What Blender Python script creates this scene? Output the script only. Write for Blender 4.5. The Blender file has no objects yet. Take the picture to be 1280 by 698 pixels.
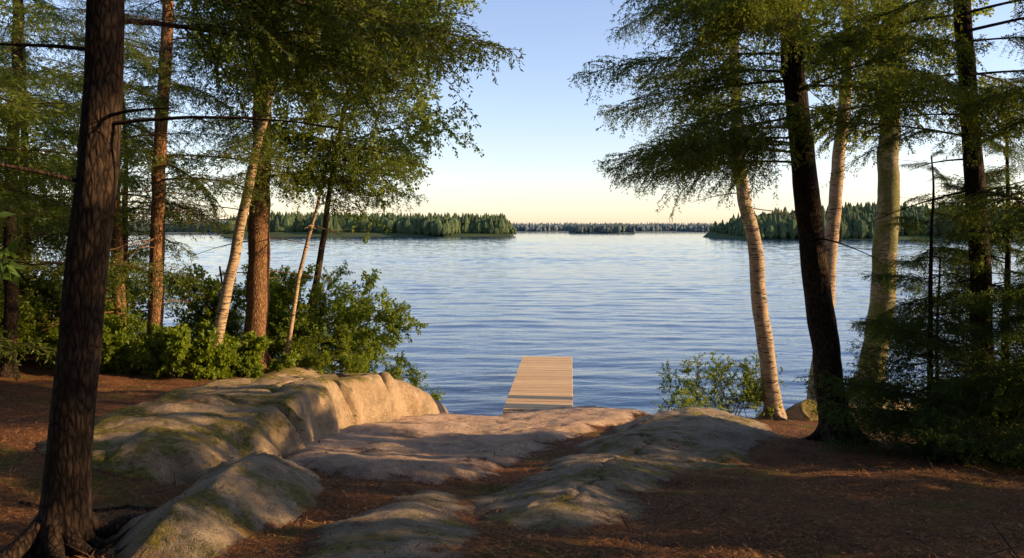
import bpy, math, random
import numpy as np
from mathutils import Vector
R=math.radians
rng=np.random.default_rng(7); random.seed(7)
sc=bpy.context.scene
sc.view_settings.view_transform='Standard'; sc.view_settings.look='None'; sc.view_settings.exposure=0
COL=sc.collection
# ------------------------------------------------------------ noise
def _h(xi,yi,s):
    h=(xi*374761393+yi*668265263+s*144269504)&0xffffffff
    h=((h^(h>>13))*1274126177)&0xffffffff
    return ((h^(h>>16))&0xffff)/65535.0
def vn(x,y,s=0):
    x=np.asarray(x,float);y=np.asarray(y,float)
    xi=np.floor(x).astype(np.int64);yi=np.floor(y).astype(np.int64)
    fx=x-xi;fy=y-yi;fx=fx*fx*(3-2*fx);fy=fy*fy*(3-2*fy)
    a=_h(xi,yi,s);b=_h(xi+1,yi,s);c=_h(xi,yi+1,s);d=_h(xi+1,yi+1,s)
    return (a*(1-fx)+b*fx)*(1-fy)+(c*(1-fx)+d*fx)*fy-.5
def fbm(x,y,o=4,s=0):
    r=0;a=1.
    for i in range(o):
        r=r+a*vn(x*2**i+17.3*i,y*2**i-9.1*i,s+i);a*=.5
    return r
def sst(a,b,x):
    t=np.clip((x-a)/(b-a),0,1);return t*t*(3-2*t)
# ------------------------------------------------------------ mesh
def mk(name,V,Q,mats,M=None,smooth=True,parent=None,link=True,attrs=None):
    V=np.asarray(V,dtype=np.float32);Q=np.asarray(Q,dtype=np.int32)
    me=bpy.data.meshes.new(name)
    me.vertices.add(len(V));me.vertices.foreach_set('co',V.ravel())
    me.loops.add(Q.size);me.loops.foreach_set('vertex_index',Q.ravel())
    me.polygons.add(len(Q));me.polygons.foreach_set('loop_start',np.arange(len(Q),dtype=np.int32)*4)
    for m in mats: me.materials.append(m)
    if M is not None: me.polygons.foreach_set('material_index',np.asarray(M,dtype=np.int32))
    me.polygons.foreach_set('use_smooth',np.full(len(Q),smooth))
    if attrs:
        for k,a in attrs.items():
            at=me.attributes.new(k,'FLOAT','POINT');at.data.foreach_set('value',np.asarray(a,dtype=np.float32))
    me.update(calc_edges=True)
    if not link: return me
    ob=bpy.data.objects.new(name,me);COL.objects.link(ob)
    if parent: ob.parent=parent
    return ob
class MB:
    def __init__(s): s.V=[];s.Q=[];s.M=[];s.n=0
    def add(s,V,Q,m=0):
        V=np.asarray(V,float);Q=np.asarray(Q)
        s.V.append(V);s.Q.append(Q+s.n);s.M.append(np.full(len(Q),m));s.n+=len(V)
    def get(s): return np.concatenate(s.V),np.concatenate(s.Q),np.concatenate(s.M)
    def tube(s,P,rad,k=6,m=0,jit=0):
        P=np.asarray(P,float);rad=np.asarray(rad,float);n=len(P)
        T=np.gradient(P,axis=0);T/=np.linalg.norm(T,axis=1)[:,None]+1e-9
        ref=np.array([0,0,1.]) if abs(T[0][2])<.8 else np.array([1.,0,0])
        U=np.cross(T,ref);U/=np.linalg.norm(U,axis=1)[:,None];W=np.cross(T,U)
        a=np.linspace(0,2*np.pi,k,endpoint=False)
        rr=rad[:,None]*np.ones(k)[None]
        if jit: rr=rr*(1+jit*(fbm(np.arange(n)[:,None]*.35+a[None]*0,np.cos(a)[None]*1.3+np.sin(a)[None]*2.1+3,3,int(P[0][0]*10)%97)))
        X=P[:,None]+rr[...,None]*(np.cos(a)[None,:,None]*U[:,None]+np.sin(a)[None,:,None]*W[:,None])
        i=np.arange(n-1)[:,None]*k;j=np.arange(k)[None];j2=(j+1)%k
        Q=np.stack([i+j,i+j2,i+k+j2,i+k+j],-1).reshape(-1,4)
        s.add(X.reshape(-1,3),Q,m)
    def box(s,c,sz,rz=0,m=0):
        hx,hy,hz=np.array(sz)/2
        v=np.array([[x,y,z] for z in(-hz,hz) for x,y in((-hx,-hy),(hx,-hy),(hx,hy),(-hx,hy))])
        q=[[3,2,1,0],[4,5,6,7],[0,1,5,4],[1,2,6,5],[2,3,7,6],[3,0,4,7]]
        cr,sr=math.cos(rz),math.sin(rz)
        v=v@np.array([[cr,sr,0],[-sr,cr,0],[0,0,1]])+np.array(c)
        s.add(v,q,m)
# ------------------------------------------------------------ node helper
class NT:
    def __init__(s,name):
        s.m=bpy.data.materials.new(name);s.m.use_nodes=True;s.t=s.m.node_tree;s.t.nodes.clear()
        s.out=s.n('ShaderNodeOutputMaterial')
    def n(s,ty,**k):
        nd=s.t.nodes.new(ty)
        for a,b in k.items(): setattr(nd,a,b)
        return nd
    def set(s,inp,v):
        if isinstance(v,bpy.types.NodeSocket): s.t.links.new(v,inp)
        elif v is not None:
            if isinstance(v,(tuple,list)) and len(v)==3 and inp.type=='RGBA': v=(*v,1)
            inp.default_value=v
    def obj(s): return s.n('ShaderNodeTexCoord').outputs['Object']
    def geo(s): return s.n('ShaderNodeNewGeometry')
    def map(s,v,scale=(1,1,1),rot=(0,0,0)):
        m=s.n('ShaderNodeMapping');s.set(m.inputs['Vector'],v);m.inputs['Scale'].default_value=scale;m.inputs['Rotation'].default_value=rot;return m.outputs[0]
    def noise(s,v,scale,detail=5,rough=.6,dist=0):
        m=s.n('ShaderNodeTexNoise');s.set(m.inputs['Vector'],v);m.inputs['Scale'].default_value=scale;m.inputs['Detail'].default_value=detail
        m.inputs['Roughness'].default_value=rough;m.inputs['Distortion'].default_value=dist;return m.outputs['Fac']
    def voro(s,v,scale,feat='F1',out='Distance'):
        m=s.n('ShaderNodeTexVoronoi',feature=feat);s.set(m.inputs['Vector'],v);m.inputs['Scale'].default_value=scale;return m.outputs[out]
    def ramp(s,f,stops):
        r=s.n('ShaderNodeValToRGB');s.set(r.inputs[0],f);e=r.color_ramp.elements
        while len(e)<len(stops): e.new(.5)
        for i,(p,c) in enumerate(stops):
            e[i].position=p;e[i].color=(c,c,c,1) if isinstance(c,(int,float)) else (*c,1)
        return r.outputs[0]
    def mix(s,f,a,b,bt='MIX'):
        m=s.n('ShaderNodeMix',data_type='RGBA',blend_type=bt);s.set(m.inputs[0],f);s.set(m.inputs[6],a);s.set(m.inputs[7],b);return m.outputs[2]
    def math(s,op,a,b=None,c=None):
        m=s.n('ShaderNodeMath',operation=op);s.set(m.inputs[0],a)
        if b is not None:s.set(m.inputs[1],b)
        if c is not None:s.set(m.inputs[2],c)
        return m.outputs[0]
    def bump(s,h,st=.5,d=.02,nrm=None):
        b=s.n('ShaderNodeBump');s.set(b.inputs['Height'],h);b.inputs['Strength'].default_value=st;b.inputs['Distance'].default_value=d
        if nrm: s.set(b.inputs['Normal'],nrm)
        return b.outputs[0]
    def pr(s,col,rough=.8,nrm=None,spec=.3,link=True,**k):
        p=s.n('ShaderNodeBsdfPrincipled');s.set(p.inputs['Base Color'],col);s.set(p.inputs['Roughness'],rough);s.set(p.inputs['Specular IOR Level'],spec)
        if nrm:s.set(p.inputs['Normal'],nrm)
        for a,b in k.items(): s.set(p.inputs[a],b)
        if link:s.t.links.new(p.outputs[0],s.out.inputs[0])
        return p.outputs[0]
# ------------------------------------------------------------ materials
def leaf_mat(name,dark,light,trans,tf=.4):
    t=NT(name);oi=t.n('ShaderNodeObjectInfo').outputs['Random'];g=t.geo()
    ri=g.outputs['Random Per Island']
    f=t.math('ADD',t.math('MULTIPLY',ri,.6),t.math('MULTIPLY',oi,.4))
    c=t.mix(f,dark,light);c2=t.mix(f,tuple(.6*x for x in trans),trans)
    p=t.n('ShaderNodeBsdfDiffuse');t.set(p.inputs[0],c)
    gl=t.n('ShaderNodeBsdfGlossy');gl.inputs['Roughness'].default_value=.45;gl.inputs['Color'].default_value=(.6,.6,.55,1)
    m0=t.n('ShaderNodeMixShader');m0.inputs[0].default_value=.04
    t.t.links.new(p.outputs[0],m0.inputs[1]);t.t.links.new(gl.outputs[0],m0.inputs[2])
    tr=t.n('ShaderNodeBsdfTranslucent');t.set(tr.inputs[0],c2)
    ms=t.n('ShaderNodeMixShader');ms.inputs[0].default_value=tf
    t.t.links.new(m0.outputs[0],ms.inputs[1]);t.t.links.new(tr.outputs[0],ms.inputs[2]);t.t.links.new(ms.outputs[0],t.out.inputs[0])
    return t.m
M_con=leaf_mat('hemlock_needles',(.036,.072,.012),(.115,.15,.018),(.27,.33,.028),.42)
M_fir=leaf_mat('fir_needles',(.024,.056,.014),(.07,.115,.02),(.17,.26,.03),.36)
M_dec=leaf_mat('broad_leaves',(.075,.13,.012),(.14,.19,.017),(.40,.47,.035),.48)
M_shr=leaf_mat('shrub_leaves',(.07,.12,.012),(.145,.19,.018),(.38,.47,.035),.46)
def bark_mat(name,c1,c2,moss=0,mc=(.08,.10,.02)):
    t=NT(name);o=t.geo().outputs['Position']
    n=t.noise(t.map(o,(1,1,.3)),30,5,.7,.8);n2=t.noise(o,5,3)
    vo=t.voro(t.map(o,(1,1,.33)),34,'DISTANCE_TO_EDGE')
    h=t.math('ADD',t.math('MULTIPLY',n,.9),t.math('MULTIPLY',t.math('MINIMUM',vo,.35),1.0))
    f=t.ramp(h,[(.42,0),(.85,1)])
    c=t.mix(f,c1,c2);c=t.mix(t.ramp(n2,[(.35,0),(.7,.5)]),c,tuple(x*.7 for x in c1))
    t.pr(c,.9,t.bump(h,1.,.025),spec=.12)
    return t.m
M_bark=bark_mat('hemlock_bark',(.012,.008,.006),(.075,.048,.031))
M_barkr=bark_mat('pine_bark',(.08,.04,.018),(.36,.20,.10))
M_twig=bark_mat('twig_bark',(.05,.033,.022),(.14,.09,.055))
def birch_mat(name,moss):
    t=NT(name);o=t.geo().outputs['Position']
    n=t.noise(t.map(o,(1,1,7)),6,4,.6,.3);n2=t.noise(o,4,5,.7);n3=t.noise(t.map(o,(1,1,4)),28,3)
    c=t.mix(t.ramp(n2,[(.3,0),(.7,1)]),(.46,.34,.20),(.25,.17,.10))
    c=t.mix(t.ramp(n3,[(.50,0),(.64,.8)]),c,(.13,.08,.045))
    c=t.mix(t.ramp(n,[(.55,0),(.60,1)]),c,(.03,.02,.015))
    if moss: c=t.mix(t.ramp(t.noise(o,3.,6,.75),[(.34,0),(.52,.95)]),c,t.mix(t.ramp(n3,[(.4,0),(.6,1)]),(.05,.055,.01),(.15,.14,.02)))
    t.pr(c,.75,t.bump(t.math('ADD',n2,n),.8,.02),spec=.25);return t.m
M_birch=birch_mat('birch_bark',False);M_birchm=birch_mat('mossy_birch_bark',True)
def duffcol(t,o):
    n=t.noise(o,2.2,5,.65);n2=t.noise(o,38,3,.7);n3=t.noise(o,120,2,.6)
    c=t.mix(t.ramp(n,[(.35,0),(.65,1)]),(.042,.021,.012),(.17,.072,.031))
    c=t.mix(t.ramp(n2,[(.38,0),(.66,1)]),c,(.25,.115,.048))
    c=t.mix(t.ramp(n3,[(.50,0),(.66,.8)]),c,(.018,.011,.008))
    return c,t.math('ADD',n2,t.math('MULTIPLY',n3,.6))
def ground_mat():
    t=NT('forest_floor');o=t.geo().outputs['Position'];c,h=duffcol(t,o)
    m=t.ramp(t.noise(o,1.1,7,.72),[(.53,0),(.63,.85)])
    c=t.mix(m,c,t.mix(t.ramp(t.noise(o,30,3),[(.4,0),(.6,1)]),(.04,.045,.01),(.14,.13,.022)))
    z=t.n('ShaderNodeSeparateXYZ');t.set(z.inputs[0],o)
    c=t.mix(t.ramp(t.math('ADD',z.outputs[2],t.math('MULTIPLY',t.noise(o,3),.3)),[(.15,1),(.38,0)]),c,(.11,.09,.07))
    t.pr(c,.95,t.bump(h,.9,.03),spec=.1);return t.m
M_gr=ground_mat()
def rock_mat(name,ca,cb,moss,thr=.52,duff=.60):
    t=NT(name);g=t.geo();o=g.outputs['Position']
    n=t.noise(o,1.6,5,.65,.3);n2=t.noise(o,14,6,.74);sp=t.noise(o,75,3,.75);sp2=t.noise(o,190,1)
    c=t.mix(t.ramp(n,[(.35,0),(.65,1)]),ca,cb)
    c=t.mix(t.ramp(n2,[(.42,.0),(.68,.55)]),c,tuple(x*.45 for x in ca))
    c=t.mix(t.ramp(sp,[(.36,.65),(.47,0)]),c,(.07,.055,.04))
    c=t.mix(t.ramp(sp2,[(.56,0),(.68,.5)]),c,(.66,.55,.42))
    st=t.ramp(t.noise(t.map(o,(1,.3,1),(0,0,.5)),2.6,6,.68),[(.50,0),(.66,.55)])
    c=t.mix(st,c,(.13,.09,.055))
    nz=t.n('ShaderNodeSeparateXYZ');t.set(nz.inputs[0],g.outputs['Normal'])
    mf=t.math('MULTIPLY',t.ramp(t.noise(o,1.3,8,.76,.4),[(thr,0),(thr+.09,1)]),t.ramp(nz.outputs[2],[(.5,0),(.8,1)]))
    mcol=t.mix(t.ramp(t.noise(o,22,3,.7),[(.35,0),(.65,1)]),(.05,.055,.01),(.26,.21,.022))
    c=t.mix(t.math('MULTIPLY',mf,moss),c,mcol)
    ed=t.n('ShaderNodeAttribute',attribute_name='edge').outputs['Fac']
    dc,dh=duffcol(t,o)
    ef=t.ramp(t.math('ADD',ed,t.math('MULTIPLY',t.math('SUBTRACT',t.noise(o,3.5,6,.78),.5),.6)),[(.01,1),(.07,0)])
    ef2=t.math('MAXIMUM',ef,t.ramp(t.noise(o,.9,8,.8,.6),[(duff,0),(duff+.045,.9)]))
    ef2=t.math('MULTIPLY',ef2,t.ramp(nz.outputs[2],[(.7,0),(.9,1)]))
    c=t.mix(ef2,c,dc)
    h=t.math('ADD',t.math('ADD',t.math('MULTIPLY',n2,2.0),t.math('MULTIPLY',sp,.6)),t.math('MULTIPLY',mf,.4*moss))
    t.pr(c,.88,t.bump(h,.9,.045),spec=.2);return t.m
M_rkL=rock_mat('mossy_granite',(.38,.26,.145),(.53,.39,.24),.95,.455,.60)
M_rkR=rock_mat('grey_granite',(.30,.235,.155),(.43,.34,.235),.9,.495,.60)
M_rkC=rock_mat('tan_granite',(.50,.33,.22),(.62,.44,.31),.25,.60,.585)
def litter_mat(name,a,b):
    t=NT(name);ri=t.geo().outputs['Random Per Island'];t.pr(t.mix(ri,a,b),.85,spec=.15);return t.m
M_lit=litter_mat('dry_needles',(.06,.026,.012),(.34,.16,.06))
M_lf=litter_mat('dry_leaves',(.08,.036,.016),(.28,.15,.06))
def water_mat():
    t=NT('lake_water');o=t.geo().outputs['Position']
    b=t.noise(t.map(o,(.4,1,1),(0,0,-.12)),4.5,3,.6,.4)
    t.pr((.012,.045,.125),.06,t.bump(b,.4,.04),spec=.5,IOR=1.333);return t.m
M_w=water_mat()
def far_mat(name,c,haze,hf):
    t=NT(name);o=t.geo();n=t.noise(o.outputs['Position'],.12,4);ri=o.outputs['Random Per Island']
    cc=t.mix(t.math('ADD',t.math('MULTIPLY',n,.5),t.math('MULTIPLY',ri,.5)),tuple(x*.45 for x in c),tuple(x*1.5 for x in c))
    t.pr(t.mix(hf,cc,haze),.95,spec=.05);return t.m  # aerial haze painted in: bluish tint blended into the base colour
# ------------------------------------------------------------ terrain
SX=[-40,-16,-12,-8,-5,-3.2,-1,0.5,3,5,8,12,16,40]
SY=[26,21,19.8,18.8,18.0,17.1,16.7,17.3,17.0,17.2,18.6,20.5,22,27]
def ground(x,y):
    x=np.asarray(x,float);y=np.asarray(y,float)
    yc=np.clip(y,-30,22)
    cen=2.5-.165*(yc-4)+np.where(yc<4,-.06*(4-yc),0)-.13*np.exp(-((x+1.)/1.5)**2)*sst(6.5,9,y)
    left=2.48-.085*(yc-4)+np.where(yc<4,-.04*(4-yc),0)+.05*np.clip(-x-6,0,8)
    b=sst(-2.6,-4.3,x)
    z=cen*(1-b)+left*b
    z=z-.12*sst(3,7,x)*sst(4,9,y)+.10*np.clip(x-6.5,0,8)
    z=z+fbm(x*.6,y*.6,3,3)*.12+fbm(x*2.5,y*2.5,4,9)*.045
    ys=np.interp(x,SX,SY)+fbm(x*.8,y*0,3,5)*.5
    t=y-ys
    z=z*(1-sst(-1.3,1.2,t))+(-.45)*sst(-1.3,1.2,t)-np.clip(t-1,0,60)*.12
    return z
def inpoly(x,y,P):
    P=np.asarray(P,float);n=len(P);ins=np.zeros(x.shape,bool);dm=np.full(x.shape,1e9)
    for i in range(n):
        a=P[i];b=P[(i+1)%n]
        c=((a[1]>y)!=(b[1]>y));xx=(b[0]-a[0])*(y-a[1])/(b[1]-a[1]+1e-12)+a[0]
        ins^=(c&(x<xx))
        d=b-a;t=np.clip(((x-a[0])*d[0]+(y-a[1])*d[1])/(d@d),0,1)
        dm=np.minimum(dm,np.hypot(x-a[0]-t*d[0],y-a[1]-t*d[1]))
    return np.where(ins,dm,-dm)
def segd(x,y,a,b):
    dx,dy=b[0]-a[0],b[1]-a[1];t=np.clip(((x-a[0])*dx+(y-a[1])*dy)/(dx*dx+dy*dy),0,1)
    return np.hypot(x-a[0]-t*dx,y-a[1]-t*dy)
ROCKS={}
def rockfn(key,poly,topf,W,pw,und,grooves,seed,warp=.4,emb=.08):
    def f(x,y):
        xx=x+fbm(x*1.0,y*1.0,4,seed+1)*warp;yy=y+fbm(x*1.0,y*1.0,4,seed+2)*warp
        d=inpoly(xx,yy,poly)+fbm(x*6,y*6,3,seed+8)*.04
        g=ground(x,y)
        w=W(x,y) if callable(W) else W
        p=1-(1-np.clip(d/w,0,1))**pw
        low=g-emb+np.minimum(d,0)*1.0
        z=low+(topf(x,y,g)-low)*p+p*(fbm(x*.7,y*.7,3,seed)*und+fbm(x*2.2,y*2.2,3,seed+14)*und*.3+fbm(x*5,y*5,4,seed+4)*.022)
        for a,b,gw,gd in grooves:
            s=segd(xx+fbm(x*3,y*3,2,seed+6)*.12,yy,a,b);z=z-gd*np.exp(-(s/gw)**2)*np.clip(p*1.5,0,1)
        return z,d
    ROCKS[key]=(poly,f)
    return f
ledgeP=[(-.85,16.5),(-2.0,17.1),(-3.6,16.6),(-4.7,15.0),(-5.2,12.6),(-5.1,9.6),(-4.6,7.2),(-3.5,6.3),(-2.6,6.9),(-2.35,8.9),(-2.35,10.2),(-2.45,11.6),(-2.25,13.0),(-1.85,15.0)]
def ledgetop(x,y,g):
    t=np.interp(y,[6,7.6,9.5,11.4,13.2,14.6,15.6,16.6],[2.36,2.28,2.16,2.00,1.84,1.56,1.15,.6])
    t=t-.07*np.clip(-x-3.6,0,3)
    return np.maximum(t,np.where(x<-3.3,g+.13,-9))
def ledgeW(x,y): return np.where(x>-3.4,.36+.3*sst(14,16.5,y)+.6*sst(9.4,7.6,y),1.3)
rockfn('ledge',ledgeP,ledgetop,ledgeW,2.5,.15,[((-1.9,12.3),(-4.2,13.1),.055,.36),((-1.9,13.6),(-3.4,13.9),.06,.30),((-2.0,11.0),(-3.2,11.3),.05,.24),((-3.1,10.3),(-3.3,14.6),.05,.10),((-2.3,8.9),(-4.6,10.2),.06,.16)],11)
lobeP=[(-1.35,4.0),(-2.0,3.9),(-2.4,4.8),(-2.6,6.2),(-2.75,7.4),(-2.35,7.9),(-1.9,7.4),(-1.45,6.7),(-1.25,5.6)]
rockfn('boulder',lobeP,lambda x,y,g:g+.25,.85,2.1,.06,[((-1.2,6.3),(-2.8,6.6),.03,.08)],31,.25)
slabP=[(-2.7,8.6),(-2.75,10.5),(-2.6,13),(-1.6,15.8),(-1.0,16.8),(0,17.4),(1.5,17.2),(2.9,16.5),(2.6,15.0),(1.5,12.6),(.8,10.8),(.3,8.6),(-.4,7.2),(-1.2,6.7),(-2.0,7.2)]
rockfn('slab',slabP,lambda x,y,g:g+.10,.5,2,.04,[((-1.8,10.6),(0.6,12.0),.03,.04),((-2,13.5),(1.5,14.9),.04,.04)],51,.5,.05)
rightP=[(-.75,6.0),(-.25,7.4),(.35,9.0),(.95,11.0),(1.7,13.0),(2.6,14.8),(3.8,14.8),(4.1,12.6),(3.8,10.6),(3.0,8.8),(2.1,7.4),(1.4,6.0),(.9,4.5),(.2,4.1),(-.3,4.9)]
rockfn('right',rightP,lambda x,y,g:g+.15+.12*sst(8,13,y),lambda x,y:1.4+0*x,2.,.07,[((-.3,7.6),(2.6,8.3),.03,.05),((.3,5.2),(1.6,9.5),.025,.04),((1.,11),(3.6,11.9),.03,.05)],71)
botP=[(-1.45,3.4),(-1.3,5.3),(-.8,6.4),(-.25,6.2),(0.0,5.0),(.05,4.0),(-.5,3.2)]
rockfn('bottom',botP,lambda x,y,g:g+.055,.6,2,.03,[],91,.3,.05)
shoreP=[(5.3,15.9),(6.4,16.4),(8.0,17.4),(8.3,16.4),(6.8,15.4),(5.6,15.2)]
rockfn('shore',shoreP,lambda x,y,g:g+.28,.5,2.2,.16,[],111)
def buildrock(key,name,mat,st=.04):
    P,f=ROCKS[key];P=np.array(P)
    xs=np.arange(P[:,0].min()-.6,P[:,0].max()+.6,st);ys=np.arange(P[:,1].min()-.6,P[:,1].max()+.6,st)
    X,Y=np.meshgrid(xs,ys);Z,D=f(X,Y);nx=len(xs);ny=len(ys)
    i=np.arange(ny-1)[:,None]*nx+np.arange(nx-1)[None];Q=np.stack([i,i+1,i+nx+1,i+nx],-1)
    keep=(D[:-1,:-1]>-.25);Q=Q[keep].reshape(-1,4)
    V=np.stack([X,Y,Z],-1).reshape(-1,3);u,inv=np.unique(Q,return_inverse=True)
    Zg=ground(V[u][:,0],V[u][:,1])
    ed=np.minimum(D.ravel()[u]*.5, (V[u][:,2]-Zg)*2.2)
    return mk(name,V[u],inv.reshape(-1,4),[mat],attrs={'edge':ed})
buildrock('ledge','rock_ledge',M_rkL,.03);buildrock('boulder','granite_boulder',M_rkR,.025);buildrock('slab','granite_slab',M_rkC)
buildrock('right','granite_outcrop',M_rkR,.03);buildrock('bottom','flat_rock',M_rkR,.025);buildrock('shore','shore_rock',M_rkL,.04)
def surf(x,y):
    z=ground(x,y);on=np.zeros(x.shape,bool)
    for k,(P,f) in ROCKS.items():
        rz,d=f(x,y);m=(d>-.1)&(rz>z);z=np.where(m,rz,z);on|=m
    return z,on
def axis(a,b,st,far):
    c=list(np.arange(a,b,st));s=st;x=c[-1]
    while x<far: s*=1.35;x+=s;c.append(x)
    s=st;x=c[0];l=[]
    while x>-far: s*=1.35;x-=s;l.append(x)
    return np.array(l[::-1]+c)
xs=axis(-11,11,.07,3000);ys=axis(-1,20.5,.07,3000)
X,Y=np.meshgrid(xs,ys);Z=ground(X,Y);Z=np.maximum(Z,-9+0*Z)
nx=len(xs);i=np.arange(len(ys)-1)[:,None]*nx+np.arange(nx-1)[None]
mk('ground',np.stack([X,Y,Z],-1).reshape(-1,3),np.stack([i,i+1,i+nx+1,i+nx],-1).reshape(-1,4),[M_gr])
# water: real wave geometry, finer near the shore
yy=14*np.exp(np.arange(0,5.4,.0055));uu=np.linspace(-1.15,1.15,640)
U,Y=np.meshgrid(uu,yy);X=U*(Y+6)
wx=X+3*vn(X*.05,Y*.05,31);wy=Y+1.2*vn(X*.12,Y*.2,33)
h=.060*vn(wx*.34,wy*.95,201)+.036*vn(wx*.8+wy*.1,wy*2.2,202)+.018*vn(wx*1.8,wy*4.6,203)+.045*vn(wx*.13+wy*.02,wy*.36,204)
h+=.008*np.sin(6.283*(wy*.62+wx*.05)+5*vn(wx*.2,wy*.15,207))
h*=(.60+.7*(vn(X*.02,Y*.07,205)+.5)**1.3)
amp=1-sst(500,900,Y);Z=h*amp*np.clip((Y/60),1,3.)**.6
nx=len(uu);i=np.arange(len(yy)-1)[:,None]*nx+np.arange(nx-1)[None]
mk('lake_water',np.stack([X,Y,Z],-1).reshape(-1,3),np.stack([i,i+1,i+nx+1,i+nx],-1).reshape(-1,4),[M_w])
# litter
def litter(name,n,L,Wd,mat,onp,seed,ymin=3.6,ymax=17):
    r=np.random.default_rng(seed)
    y=ymin+(ymax-ymin)*r.random(n)**1.5;x=(r.random(n)*2-1)*(y*.68+.6)
    z,on=surf(x,y);cl=fbm(x*1.3,y*1.3,3,77)
    k=(z>.25)&(~on|(r.random(n)<onp*np.where(cl>.12,3,.5)));x,y,z=x[k],y[k],z[k];n=len(x)
    a=r.random(n)*6.283;l=L*(.5+r.random(n));w=Wd*(.6+.8*r.random(n));ti=(r.random(n)-.5)*.9
    d=np.stack([np.cos(a)*l,np.sin(a)*l,ti*l],-1)/2;s=np.stack([-np.sin(a)*w,np.cos(a)*w,(r.random(n)-.5)*w],-1)/2
    c=np.stack([x,y,z+.008+np.abs(ti*l)*.5],-1)
    V=np.stack([c-d,c+s,c+d,c-s],1).reshape(-1,3)
    return mk(name,V,np.arange(4*n).reshape(-1,4),[mat],smooth=False)
litter('pine_needle_litter',90000,.05,.005,M_lit,.07,5)
litter('fallen_leaves',5000,.04,.022,M_lf,.06,6)
litter('fallen_twigs',900,.28,.008,M_twig,.12,8)
# ------------------------------------------------------------ branches
def unit(v): return v/(np.linalg.norm(v,axis=-1,keepdims=True)+1e-9)
STAT=[]
def con_branch(name,L,seed,mat,nl=.045,nw=.013,sp=.024,tw=.085,droop=.12,hang=.55,vol=.45,sub=.06):
    r=np.random.default_rng(seed);mb=MB();segs=[]
    n=14;s=np.linspace(0,L,n)
    ax=np.stack([s,.04*L*np.sin(s/L*3+r.random()*6),.08*s-droop/L*s**2*1.4],-1);ax-=ax[0]
    mb.tube(ax,np.linspace(.006*L+.004,.003,n),5)
    def at(P,t):
        q=t*(len(P)-1);i=min(int(q),len(P)-2);f=q-i;return P[i]*(1-f)+P[i+1]*f,unit(P[i+1]-P[i])
    t=.10+.1*r.random();side=1
    while t<1:
        p,d=at(ax,t);side=-side
        l=L*.42*(1-t)**.7*(.5+.7*r.random())*min(1,.4+t*2.2)+.12
        an=R(40+r.random()*32)
        dr=unit(np.array([math.cos(an),side*math.sin(an),(r.random()-.45)*2*vol]))
        m=6;u=np.linspace(0,l,m);tp=p+dr*u[:,None];tp[:,2]-=hang*u**2*(.4+1.2*r.random())/max(l,.3)*.8;tp[:,0]+=.15*u**2
        mb.tube(tp,np.linspace(.0035+.003*l,.0015,m),3)
        for k in range(m-1): segs.append((tp[k],tp[k+1]))
        uu=.04;sd=1
        while uu<l:
            q,e=at(tp,uu/l);sd=-sd;sl=min(.32,(l-uu)*.5+.07)*(.5+.7*r.random())
            a2=R(50)*sd;ee=unit(np.array([e[0]*math.cos(a2)-e[1]*math.sin(a2),e[0]*math.sin(a2)+e[1]*math.cos(a2),e[2]-.1-1.0*r.random()]))
            q2=q+ee*sl;q2[2]-=.03;q3=q+ee*sl*.5+np.array([0,0,.01])
            segs.append((q,q3));segs.append((q3,q2));uu+=sub*(.7+.7*r.random())
        t+=tw/L*(.6+.5*r.random())*.6
    A=np.array([a for a,b in segs]);B=np.array([b for a,b in segs]);ln=np.linalg.norm(B-A,axis=1)
    cnt=np.maximum(1,(ln/sp).astype(int));idx=np.repeat(np.arange(len(A)),cnt*2)
    N=len(idx);tt=r.random(N);P=A[idx]+(B-A)[idx]*tt[:,None];D=unit(B-A)[idx]
    S=unit(np.cross(D,np.array([0,0,1.])+(r.random((N,3))-.5)*1.3))*np.where(r.random(N)<.5,-1,1)[:,None]
    dd=unit(D*.65+S*.75+(r.random((N,3))-.5)*.6);ll=(nl*(.6+.7*r.random(N)))[:,None]
    wv=unit(np.cross(dd,unit(r.random((N,3))-.5+np.array([0,-.25,.35]))))*nw/2
    V=np.stack([P-wv*.6,P+dd*ll*.5-wv,P+dd*ll,P+dd*ll*.5+wv],1).reshape(-1,3)
    mb.add(V,np.arange(4*N).reshape(-1,4),1)
    v,q,m=mb.get();STAT.append((name,len(q)));return mk(name,v,q,[M_twig,mat],m,smooth=False,link=False)
def dec_branch(name,L,seed,mat,lf=.06,dens=1.,up=.15):
    r=np.random.default_rng(seed);mb=MB();P=[];D=[]
    def grow(p,d,l,rad,lev):
        n=6;pts=[p]
        for k in range(n-1):
            d=unit(d+(r.random(3)-.5)*.35+np.array([0,0,up*.25-.05*lev]));pts.append(pts[-1]+d*l/(n-1))
        pts=np.array(pts);mb.tube(pts,np.linspace(rad,rad*.35,n),4 if lev else 5)
        for k in range(1,n):
            if lev<2:
                for _ in range(2 if lev==0 else 1+(r.random()<.6)):
                    a=unit(r.random(3)-.5);dd=unit(d*.8+unit(np.cross(d,a))*(.8+.3*r.random()));grow(pts[k],dd,l*(.42+.2*r.random())*(1.15-.5*k/n),rad*.45,lev+1)
            if lev>=1:
                for _ in range(int((4 if lev==2 else 2)*dens+r.random())):
                    P.append(pts[k]+(r.random(3)-.5)*.07);D.append(unit(d+(r.random(3)-.5)*2.+np.array([0,0,-.35])))
    grow(np.zeros(3),np.array([1.,0,.1]),L,.008*L+.003,0)
    P=np.array(P);D=np.array(D);N=len(P);l=(lf*(.6+.6*r.random(N)))[:,None]
    S=unit(np.cross(D,unit((r.random((N,3))-.5)*1.3+np.array([0,0,.6]))));U=np.cross(S,D)
    w=l*.36
    V=np.stack([P,P+D*l*.45+S*w+U*l*.1,P+D*l,P+D*l*.45-S*w+U*l*.1],1).reshape(-1,3)
    mb.add(V,np.arange(4*N).reshape(-1,4),1);v,q,m=mb.get();STAT.append((name,len(q)));return mk(name,v,q,[M_twig,mat],m,smooth=False,link=False)
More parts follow.
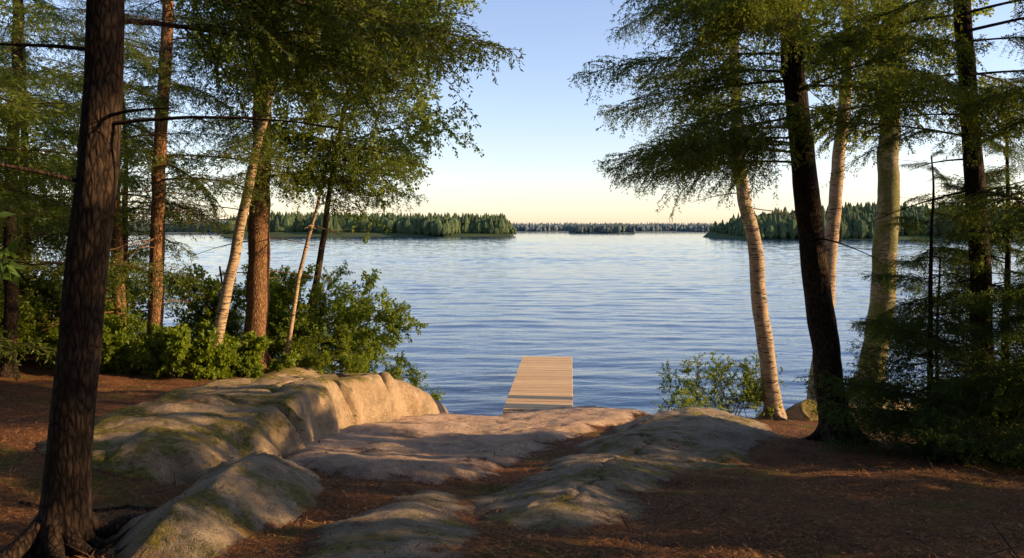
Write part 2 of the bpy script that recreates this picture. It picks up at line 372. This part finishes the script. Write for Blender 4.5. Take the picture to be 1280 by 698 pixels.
CN=[con_branch('hemlock_branch',2.2,15+i,M_con,nl=.034,nw=.009,sp=.02,tw=.085) for i in range(3)]
CL=[con_branch('hemlock_branch',3.,20+i,M_con,sp=.030,nw=.014,sub=.07) for i in range(4)]
CF=[con_branch('hemlock_branch',3.,30+i,M_con,nl=.065,nw=.017,sp=.047,tw=.12,sub=.10) for i in range(5)]
CS=[con_branch('fir_branch',1.3,40+i,M_fir,nl=.040,nw=.012,sp=.028,tw=.07,droop=.12,hang=.35,vol=.4,sub=.065) for i in range(3)]
CM=[con_branch('spruce_branch',2.4,50+i,M_con,nl=.08,nw=.022,sp=.05,tw=.13,droop=.16,sub=.10) for i in range(3)]
CB=[con_branch('pine_branch',3.6,90+i,M_fir,nl=.22,nw=.08,sp=.14,tw=.26,droop=.14,sub=.24) for i in range(3)]
DB=[dec_branch('birch_branch',1.7,60+i,M_dec,.062,1.) for i in range(4)]
SB=[dec_branch('shrub_branch',1.1,70+i,M_shr,.055,1.1,.5) for i in range(3)]
LB=[dec_branch('laurel_branch',.7,80+i,M_shr,.10,.7,.6) for i in range(2)]
def inst(parent,me,rel,az,pitch,scale,roll=0):
    o=bpy.data.objects.new(me.name.split('.')[0],me);COL.objects.link(o);o.parent=parent
    o.location=rel;o.rotation_euler=(roll,-pitch,az);o.scale=(scale,)*3;return o
def empty(name,loc):
    e=bpy.data.objects.new(name,None);COL.objects.link(e);e.location=loc;e.empty_display_size=.3;return e
def gz(x,y): return float(surf(np.array([float(x)]),np.array([float(y)]))[0][0])
class Tree:
    def __init__(s,name,pts,r0,r1,bark,seed,dead=0,deadz=(2,6),roots=0,sides=18):
        s.r=random.Random(seed);pts=np.array(pts,float);x,y=pts[0][:2];s.b=np.array([x,y,gz(x,y)]);pts[0][2]=s.b[2]
        s.e=empty(name,s.b);s.pts=pts;s.r0=r0;s.r1=r1
        z=np.arange(s.b[2]-.25,pts[-1][2],.12);P=s.at(z)
        P[:,0]+=fbm(z*.5,z*0+seed,3,seed)*.10*np.clip((z-s.b[2])/2,0,1);P[:,1]+=fbm(z*.5,z*0+seed+5,3,seed+9)*.10*np.clip((z-s.b[2])/2,0,1)
        rad=s.rad(z);mb=MB();mb.tube(P-s.b,rad,sides,0,.16)
        rr=np.random.default_rng(seed)
        for k in range(dead):
            zz=rr.uniform(*deadz);az=rr.random()*6.283;l=rr.uniform(.4,1.5);p=s.at(np.array([zz]))[0]-s.b
            n=6;u=np.linspace(0,1,n);d=np.array([math.cos(az),math.sin(az),rr.uniform(-.2,.25)])
            q=p+d*l*u[:,None];q[:,2]-=.15*u**2*l;q[:,:2]+=(rr.random((n,2))-.5)*.05*u[:,None];mb.tube(q,np.linspace(.014,.003,n),5)
            for j in range(3):
                a=az+rr.uniform(-1,1);q2=q[2+j];mb.tube(np.array([q2,q2+np.array([math.cos(a),math.sin(a),rr.uniform(-.3,.2)])*.35*l]),[.004,.0015],3)
        for k in range(roots):
            az=k*6.283/roots+rr.uniform(-.4,.4);l=rr.uniform(.35,.8);n=9;u=np.linspace(0,1,n)
            cx=x+np.cos(az+u*.6)*(r0*.5+l*u);cy=y+np.sin(az+u*.6)*(r0*.5+l*u)
            cz=surf(cx,cy)[0]+.22*r0/.12*(1-u)**4-.03*u
            mb.tube(np.stack([cx,cy,cz],-1)-s.b,r0*np.linspace(.52,.10,n),8,0,.2)
        v,q,m=mb.get();o=mk('trunk',v,q,[bark],m,parent=s.e)
    def at(s,z):
        return np.stack([np.interp(z,s.pts[:,2],s.pts[:,0]),np.interp(z,s.pts[:,2],s.pts[:,1]),z],-1)
    def rad(s,z):
        h=z-s.b[2];H=s.pts[-1][2]-s.b[2];return (s.r0+(s.r1-s.r0)*np.clip(h/H,0,1))*(1+.55*np.exp(-np.clip(h,-.3,9)/.16))
    def br(s,var,n,z0,z1,az=(0,360),sc=(.8,1.1),pitch=(-12,12),taper=None,roll=28):
        for k in range(n):
            z=z0+(z1-z0)*(k+s.r.random())/n
            c=s.r.uniform(*sc)*(taper((z-z0)/(z1-z0)) if taper else 1)
            p=s.at(np.array([z]))[0]-s.b
            inst(s.e,s.r.choice(var),p,R(s.r.uniform(*az)),R(s.r.uniform(*pitch)),c,R(s.r.uniform(-roll,roll)))
# ---- left foreground trunk
t=Tree('hemlock_tree',[(-2.49,4.4,2.5),(-2.42,4.45,3.8),(-2.31,4.5,5.4),(-2.1,4.6,8.5)],.118,.08,M_bark,1,dead=5,deadz=(4.2,5.4),roots=8,sides=28)
t.br(CN,6,5.35,6.9,az=(35,90),sc=(.85,1.1),pitch=(-8,14))
t.br(CL,3,5.5,6.1,az=(28,50),sc=(.85,.95),pitch=(-5,4),roll=15)
t.br(CL,3,6.2,8.0,az=(90,360),sc=(.7,.9))
# ---- left group
def tp(u): return 1-.55*u
t=Tree('hemlock_tree',[(-5.0,15.5,1.4),(-4.95,15.5,4.5),(-4.75,15.5,8.8),(-4.6,15.5,12)],.225,.12,M_barkr,2,dead=14,deadz=(3,6.5),roots=5)
t.br(CF,20,5.0,10.5,sc=(.85,1.15),taper=tp)
t.br(CF,14,4.9,9,az=(-75,25),sc=(1.0,1.22))
t=Tree('pine_tree',[(-6.35,14.1,1.4),(-6.28,14.1,5),(-6.15,14.1,8),(-6.1,14.1,11)],.135,.08,M_barkr,3,dead=16,deadz=(2.6,6),roots=4)
t.br(CF,19,5.0,10,sc=(.8,1.05),taper=tp)
t=Tree('pine_tree',[(-7.35,15,1.4),(-7.45,15,5),(-7.5,15,11)],.12,.07,M_barkr,4,dead=16,deadz=(2.6,6),roots=3)
t.br(CF,18,4.2,10,sc=(.8,1.05),taper=tp)
t=Tree('pine_tree',[(-8.3,13.1,1.6),(-8.2,13.1,5),(-8.1,13.1,10)],.11,.07,M_bark,5,dead=12,deadz=(2.6,5.5))
t.br(CF,20,3.4,9.5,sc=(.8,1.05),taper=tp)
t=Tree('birch_tree',[(-5.3,14,1.5),(-4.95,14,3.4),(-4.55,14,5.6),(-4.15,14,7.1),(-3.6,14,10)],.105,.045,M_birch,6,dead=3,deadz=(4,6))
t.br(DB,12,6.4,9.5,sc=(.8,1.1),pitch=(0,40))
t=Tree('birch_tree',[(-4.4,15.4,1.5),(-4.1,15.4,3.2),(-3.75,15.4,4.6),(-3.5,15.4,6.2)],.05,.02,M_birch,7,dead=3,deadz=(3,5))
t.br(DB,8,4.6,6.1,sc=(.5,.8),pitch=(-5,40))
t=Tree('maple_tree',[(-4.6,17.2,1.0),(-3.9,17,5),(-3.2,16.6,8.2),(-3,16.6,9.5)],.08,.03,M_twig,8)
t.br(DB,24,5.2,9.3,az=(-120,60),sc=(.9,1.3),pitch=(-5,30))
# left background conifers, full crowns
for k,(x,y,h,s) in enumerate([(-10.2,16.5,9,1.1),(-12.8,15,9,1.2),(-9.9,12.0,8,1.),(-8.7,17.8,7.5,1.),(-13,19,9,1.2),(-7.0,9.6,7,.85),(-6.6,17.9,2.4,.45),(-9.0,14.6,4.6,.9),(-11.3,13.2,6,1.1)]):
    z=gz(x,y);t=Tree('spruce_tree',[(x,y,z),(x+.1,y,z+h*.5),(x,y,z+h)],.015*h/1.2,.02,M_bark,100+k,dead=6,deadz=(z+.3,z+2))
    z0=z+(2.6 if k==5 else .4)
    t.br(CM,int(4.9*h)+3,z0,z+h,sc=(.85*s,1.15*s),pitch=(-14,14),taper=lambda u:1.15-.8*u)
# ---- right group
t=Tree('hemlock_tree',[(4.17,10.2,1.2),(3.98,10.2,3),(3.75,10.2,5),(3.55,10.2,7.1),(3.3,10.2,10.5)],.185,.10,M_bark,9,dead=6,deadz=(4,6.5),roots=6,sides=24)
t.br(CL,5,5.0,5.6,az=(140,215),sc=(.7,.95),pitch=(-8,6))
t.br(CL,14,5.6,8.2,az=(125,240),sc=(.80,1.03),pitch=(-10,12))
t.br(CL,7,5.6,8.5,az=(-90,100),sc=(.7,.95))
t.br(CF,3,7.8,10.3,sc=(.8,1.0),taper=tp)
t=Tree('birch_tree',[(5.08,15.4,.6),(4.8,15.4,2.8),(4.5,15.4,4.8),(4.33,15.4,7.1),(4.25,15.4,8.9)],.165,.09,M_birch,10,dead=3,deadz=(4,6),roots=4)
t.br(DB,7,6.4,8.4,sc=(.7,.95),pitch=(-15,20))
t=Tree('birch_tree',[(6.45,17.0,.6),(6.85,17,4),(7.1,17,6.5),(7.2,17,9.3)],.18,.10,M_birch,12,roots=3)
t.br(DB,8,6.2,8.6,sc=(.8,1.1),pitch=(-15,20))
t=Tree('birch_tree',[(7.15,16.0,.8),(7.45,16,3.4),(7.58,16,5),(7.68,16,9.3)],.26,.16,M_birchm,13,roots=4)
t.br(DB,9,6.4,8.6,sc=(.8,1.1),pitch=(-10,20))
t=Tree('hemlock_tree',[(5.4,9.0,1.3),(5.28,9,3.8),(5.14,9,6.8),(5.0,9,10)],.12,.07,M_bark,14,dead=8,deadz=(3,6),roots=5)
t.br(CL,9,4.6,7.4,az=(-150,-10),sc=(.65,.92))
t.br(CL,7,5.2,7.4,sc=(.6,.8))
t.br(CF,3,7.4,9.8,sc=(.6,.8))
# small firs right
for k,(x,y,h,s) in enumerate([(4.85,9.2,3.5,.85),(6.0,9.7,4.6,1.1),(5.6,8.2,3.0,1.),(6.5,8.8,3.8,1.1),(5.3,9.9,2.6,1.1)]):
    z=gz(x,y);t=Tree('fir_tree',[(x,y,z),(x,y,z+h*.5),(x+.05,y,z+h)],.012*h,.008,M_bark,200+k)
    t.br(CS,int(15*h),z+.12,z+h,sc=(.85*s,1.15*s),pitch=(-18,15),taper=lambda u:1.15-.9*u)
# forest around and behind the viewpoint
for k,(x,y,h,z0) in enumerate([(8.2,5.2,8,.5),(9.6,7.0,7,.3),(7.4,1.8,9,.6),(12,4.5,10,.3),(9.8,3.4,8,.2),(4.5,-3,11,2.5),(0,-4.5,12,2.5),(-4.5,-2.5,11,2.5),(-7.5,2,10,2),(-8.5,6.2,9,2),(7,-1.5,11,1.5),(-2.5,-9,13,1.),(3.5,-9,13,1.),(-8,-6,12,1.)]):
    z=gz(x,y);t=Tree('pine_tree',[(x,y,z),(x+.1,y,z+h*.5),(x,y,z+h)],.016*h,.03,M_bark,300+k)
    t.br(CB,int(4.2*h),z+z0,z+h,sc=(.85,1.1) if x<7 else (.5,.68),pitch=(-12,14),taper=lambda u:1.1-.6*u)
# shrubs
def shrub(name,x,y,var,n,sc,spread=.5,pit=(15,85),hgt=0,seed=1):
    r=random.Random(seed);z=gz(x,y);e=empty(name,(x,y,z))
    for k in range(n):
        a=r.random()*6.283;q=r.random()**.5*spread
        inst(e,r.choice(var),(q*math.cos(a),q*math.sin(a)*.7,-.03+hgt*r.random()**1.5*(1-q/spread*.6)),a+r.uniform(-.6,.6),R(r.uniform(*pit)),r.uniform(*sc),r.random()*6)
shrub('leafy_shrub',-3.95,16.6,SB,26,(.75,1.15),.75,(10,85),1.9,1)
shrub('leafy_shrub',-3.1,16.7,SB,12,(.6,.9),.5,(10,80),.7,2)
shrub('leafy_shrub',-5.5,17.0,SB,20,(.8,1.2),.9,(10,85),1.6,3)
shrub('laurel_shrub',-5.75,13.9,LB,12,(.6,1.0),.5,(15,80),.2,4)
shrub('laurel_shrub',-4.95,14.7,LB,8,(.5,.9),.35,(15,80),.15,5)
shrub('laurel_shrub',-7.0,14.2,LB,11,(.6,1.0),.7,(15,80),.3,6)
shrub('leafy_shrub',-8.3,15.4,SB,18,(.8,1.2),.9,(10,85),1.2,7)
shrub('leafy_shrub',-10.2,14.4,SB,18,(.8,1.2),1.,(10,85),1.2,17)
shrub('leafy_shrub',4.2,15.4,DB,8,(.42,.68),.25,(35,85),.1,8)
shrub('leafy_shrub',4.85,15.9,DB,4,(.3,.45),.25,(25,75),.05,9)
# exposed roots in foreground
rb=MB()
for pts,r in [([(-2.4,5.4),(-2.75,5.6),(-3.1,5.45),(-3.5,5.6)],.022)]:
    pts=np.array(pts);q=np.linspace(0,len(pts)-1,30);x=np.interp(q,range(len(pts)),pts[:,0])+fbm(q*.8,q*0,3,3)*.08;y=np.interp(q,range(len(pts)),pts[:,1])+fbm(q*.8,q*0+9,3,4)*.08
    z=surf(x,y)[0]+r*.3;z[0]-=.05;z[-1]-=.05;rb.tube(np.stack([x,y,z],-1),r*np.linspace(1,.5,30),7,0,.2)
v,q,m=rb.get();mk('exposed_tree_roots',v,q,[M_bark],m)
# ------------------------------------------------------------ dock
def wood(name,a,b):
    t=NT(name);o=t.obj();g=t.geo();ri=g.outputs['Random Per Island']
    n=t.noise(t.map(o,(1,14,14)),3,5,.6,.4);c=t.mix(ri,a,b);c=t.mix(t.ramp(n,[(.4,0),(.7,.5)]),c,tuple(x*.5 for x in a))
    t.pr(c,.7,t.bump(n,.4,.004),spec=.3);return t.m
M_pl=wood('deck_planks',(.50,.33,.165),(.64,.45,.24));M_fr=wood('dock_frame_wood',(.55,.45,.32),(.66,.55,.40))
ang=math.atan2(.50,6.9);dk=empty('wooden_dock',(.54,16.55,.46));dk.rotation_euler=(0,0,-ang)
mb=MB();Ld=6.95;n=36;pw=Ld/n
for k in range(n): mb.box((random.uniform(-.006,.006),pw*(k+.5),-.018+random.uniform(-.003,.003)),(1.45,pw-.024,.036),random.uniform(-.003,.003))
v,q,m=mb.get();o=mk('deck_planks',v,q,[M_pl],m,smooth=False,parent=dk);bv=o.modifiers.new('b','BEVEL');bv.width=.004;bv.segments=1
mb=MB()
for s in(-1,1): mb.box((s*.70,Ld/2,-.14),(.045,Ld,.19));mb.box((s*.30,Ld/2,-.14),(.05,Ld-.1,.15))
mb.box((0,-.028,-.13),(1.45,.045,.18));mb.box((0,Ld+.028,-.13),(1.45,.045,.18))
v,q,m=mb.get();o=mk('frame',v,q,[M_fr],m,smooth=False,parent=dk);bv=o.modifiers.new('b','BEVEL');bv.width=.005
mb=MB()
for yv in(1.6,4.2,6.7):
    for s in(-1,1): mb.tube([(s*.6,yv,-.06),(s*.6,yv,-1.0),(s*.6,yv,-2.2)],[.055,.055,.055],10)
v,q,m=mb.get();mk('support_posts',v,q,[M_twig],m,parent=dk)
# ------------------------------------------------------------ distant forests
def forest(name,x0,x1,y0,y1,n,h,hill,mat,seed):
    r=np.random.default_rng(seed);mb=MB();k=7
    prof=[(.35,0),(.95,.14),(1.,.25),(.6,.5),(.66,.53),(.32,.78),(.03,1.)]
    pr2=[(.3,0),(.8,.3),(1.05,.5),(1.,.7),(.65,.9),(.05,1.)]
    a=np.linspace(0,2*np.pi,k,endpoint=False)
    for tpz in(0,1):
        pf=np.array(prof if tpz==0 else pr2);m=len(pf);nn=int(n*(.62 if tpz==0 else .38))
        x=x0+(x1-x0)*r.random(nn);y=y0+(y1-y0)*r.random(nn)**1.2
        y=y+ (y1-y0)*.25*vn(x/((x1-x0)*.08),x*0,seed)
        zz=hill(x,y);hh=h*(.55+.6*r.random(nn))*(1 if tpz==0 else .8)*np.clip(np.minimum(x-x0,x1-x)/(.06*(x1-x0))+.3,0,1);rr=hh*(.17+.08*r.random(nn))*(1 if tpz==0 else 1.5)
        jit=1+.35*(r.random((nn,m,k))-.5)
        V=np.empty((nn,m,k,3));V[...,0]=x[:,None,None]+rr[:,None,None]*pf[None,:,0,None]*np.cos(a)*jit
        V[...,1]=y[:,None,None]+rr[:,None,None]*pf[None,:,0,None]*np.sin(a)*jit;V[...,2]=(zz-.3)[:,None,None]+hh[:,None,None]*pf[None,:,1,None]+0*jit
        i=(np.arange(nn)*m*k)[:,None,None]+(np.arange(m-1)*k)[None,:,None];j=np.arange(k)[None,None];j2=(j+1)%k
        mb.add(V.reshape(-1,3),np.stack([i+j,i+j2,i+k+j2,i+k+j],-1).reshape(-1,4))
    gx=np.linspace(x0,x1,60);gy=np.linspace(y0-(y1-y0)*.10,y1,14);X,Y=np.meshgrid(gx,gy);Zh=hill(X,Y)+.3;Zh[0]=-.5;Zh[:,0]=-.5;Zh[:,-1]=-.5
    i=np.arange(13)[:,None]*60+np.arange(59)[None];mb.add(np.stack([X,Y,Zh],-1).reshape(-1,3),np.stack([i,i+1,i+61,i+60],-1).reshape(-1,4))
    v,q,m=mb.get();mk(name,v,q,[mat],m,smooth=False)
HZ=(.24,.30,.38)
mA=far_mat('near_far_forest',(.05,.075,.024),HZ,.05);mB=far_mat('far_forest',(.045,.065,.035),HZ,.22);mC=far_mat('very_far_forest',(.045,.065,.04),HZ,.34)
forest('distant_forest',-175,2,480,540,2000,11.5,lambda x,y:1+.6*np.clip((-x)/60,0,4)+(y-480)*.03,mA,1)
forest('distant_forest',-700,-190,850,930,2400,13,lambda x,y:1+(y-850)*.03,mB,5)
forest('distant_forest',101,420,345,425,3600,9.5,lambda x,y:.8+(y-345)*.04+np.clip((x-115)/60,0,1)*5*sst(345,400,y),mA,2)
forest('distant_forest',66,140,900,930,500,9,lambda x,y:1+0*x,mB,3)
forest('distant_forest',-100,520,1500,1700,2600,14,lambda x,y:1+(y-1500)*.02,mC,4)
# ------------------------------------------------------------ light
EL=R(17);AZ=R(97)
w=bpy.data.worlds.new('World');sc.world=w;w.use_nodes=True;nt=w.node_tree
sky=nt.nodes.new('ShaderNodeTexSky');sky.sky_type='NISHITA';sky.sun_disc=False;sky.sun_elevation=EL;sky.sun_rotation=AZ;sky.air_density=1.;sky.dust_density=.5;sky.ozone_density=1.5
hs=nt.nodes.new('ShaderNodeHueSaturation');hs.inputs['Saturation'].default_value=.95;nt.links.new(sky.outputs[0],hs.inputs['Color'])
mx=nt.nodes.new('ShaderNodeMix');mx.data_type='RGBA';mx.blend_type='MULTIPLY';mx.inputs[0].default_value=1;mx.inputs[7].default_value=(1.05,.965,1.07,1);nt.links.new(hs.outputs[0],mx.inputs[6])
bg=nt.nodes['Background'];bg.inputs[1].default_value=.24;nt.links.new(mx.outputs[2],bg.inputs[0])
L=bpy.data.lights.new('sun','SUN');L.energy=10;L.angle=R(.5);L.color=(1,.67,.34);lo=bpy.data.objects.new('sun',L);COL.objects.link(lo)
d=Vector((math.sin(AZ)*math.cos(EL),math.cos(AZ)*math.cos(EL),math.sin(EL)));lo.rotation_euler=d.to_track_quat('Z','Y').to_euler();lo.location=(20,10,20)
cam=bpy.data.cameras.new('camera');co=bpy.data.objects.new('camera',cam);COL.objects.link(co);co.location=(0,0,4.2);co.rotation_euler=(R(90),0,0)
cam.lens=28;cam.sensor_width=36;cam.shift_y=-.0484;cam.clip_end=6000;cam.clip_start=.05;sc.camera=co
print('OBJ',len(bpy.data.objects),STAT)
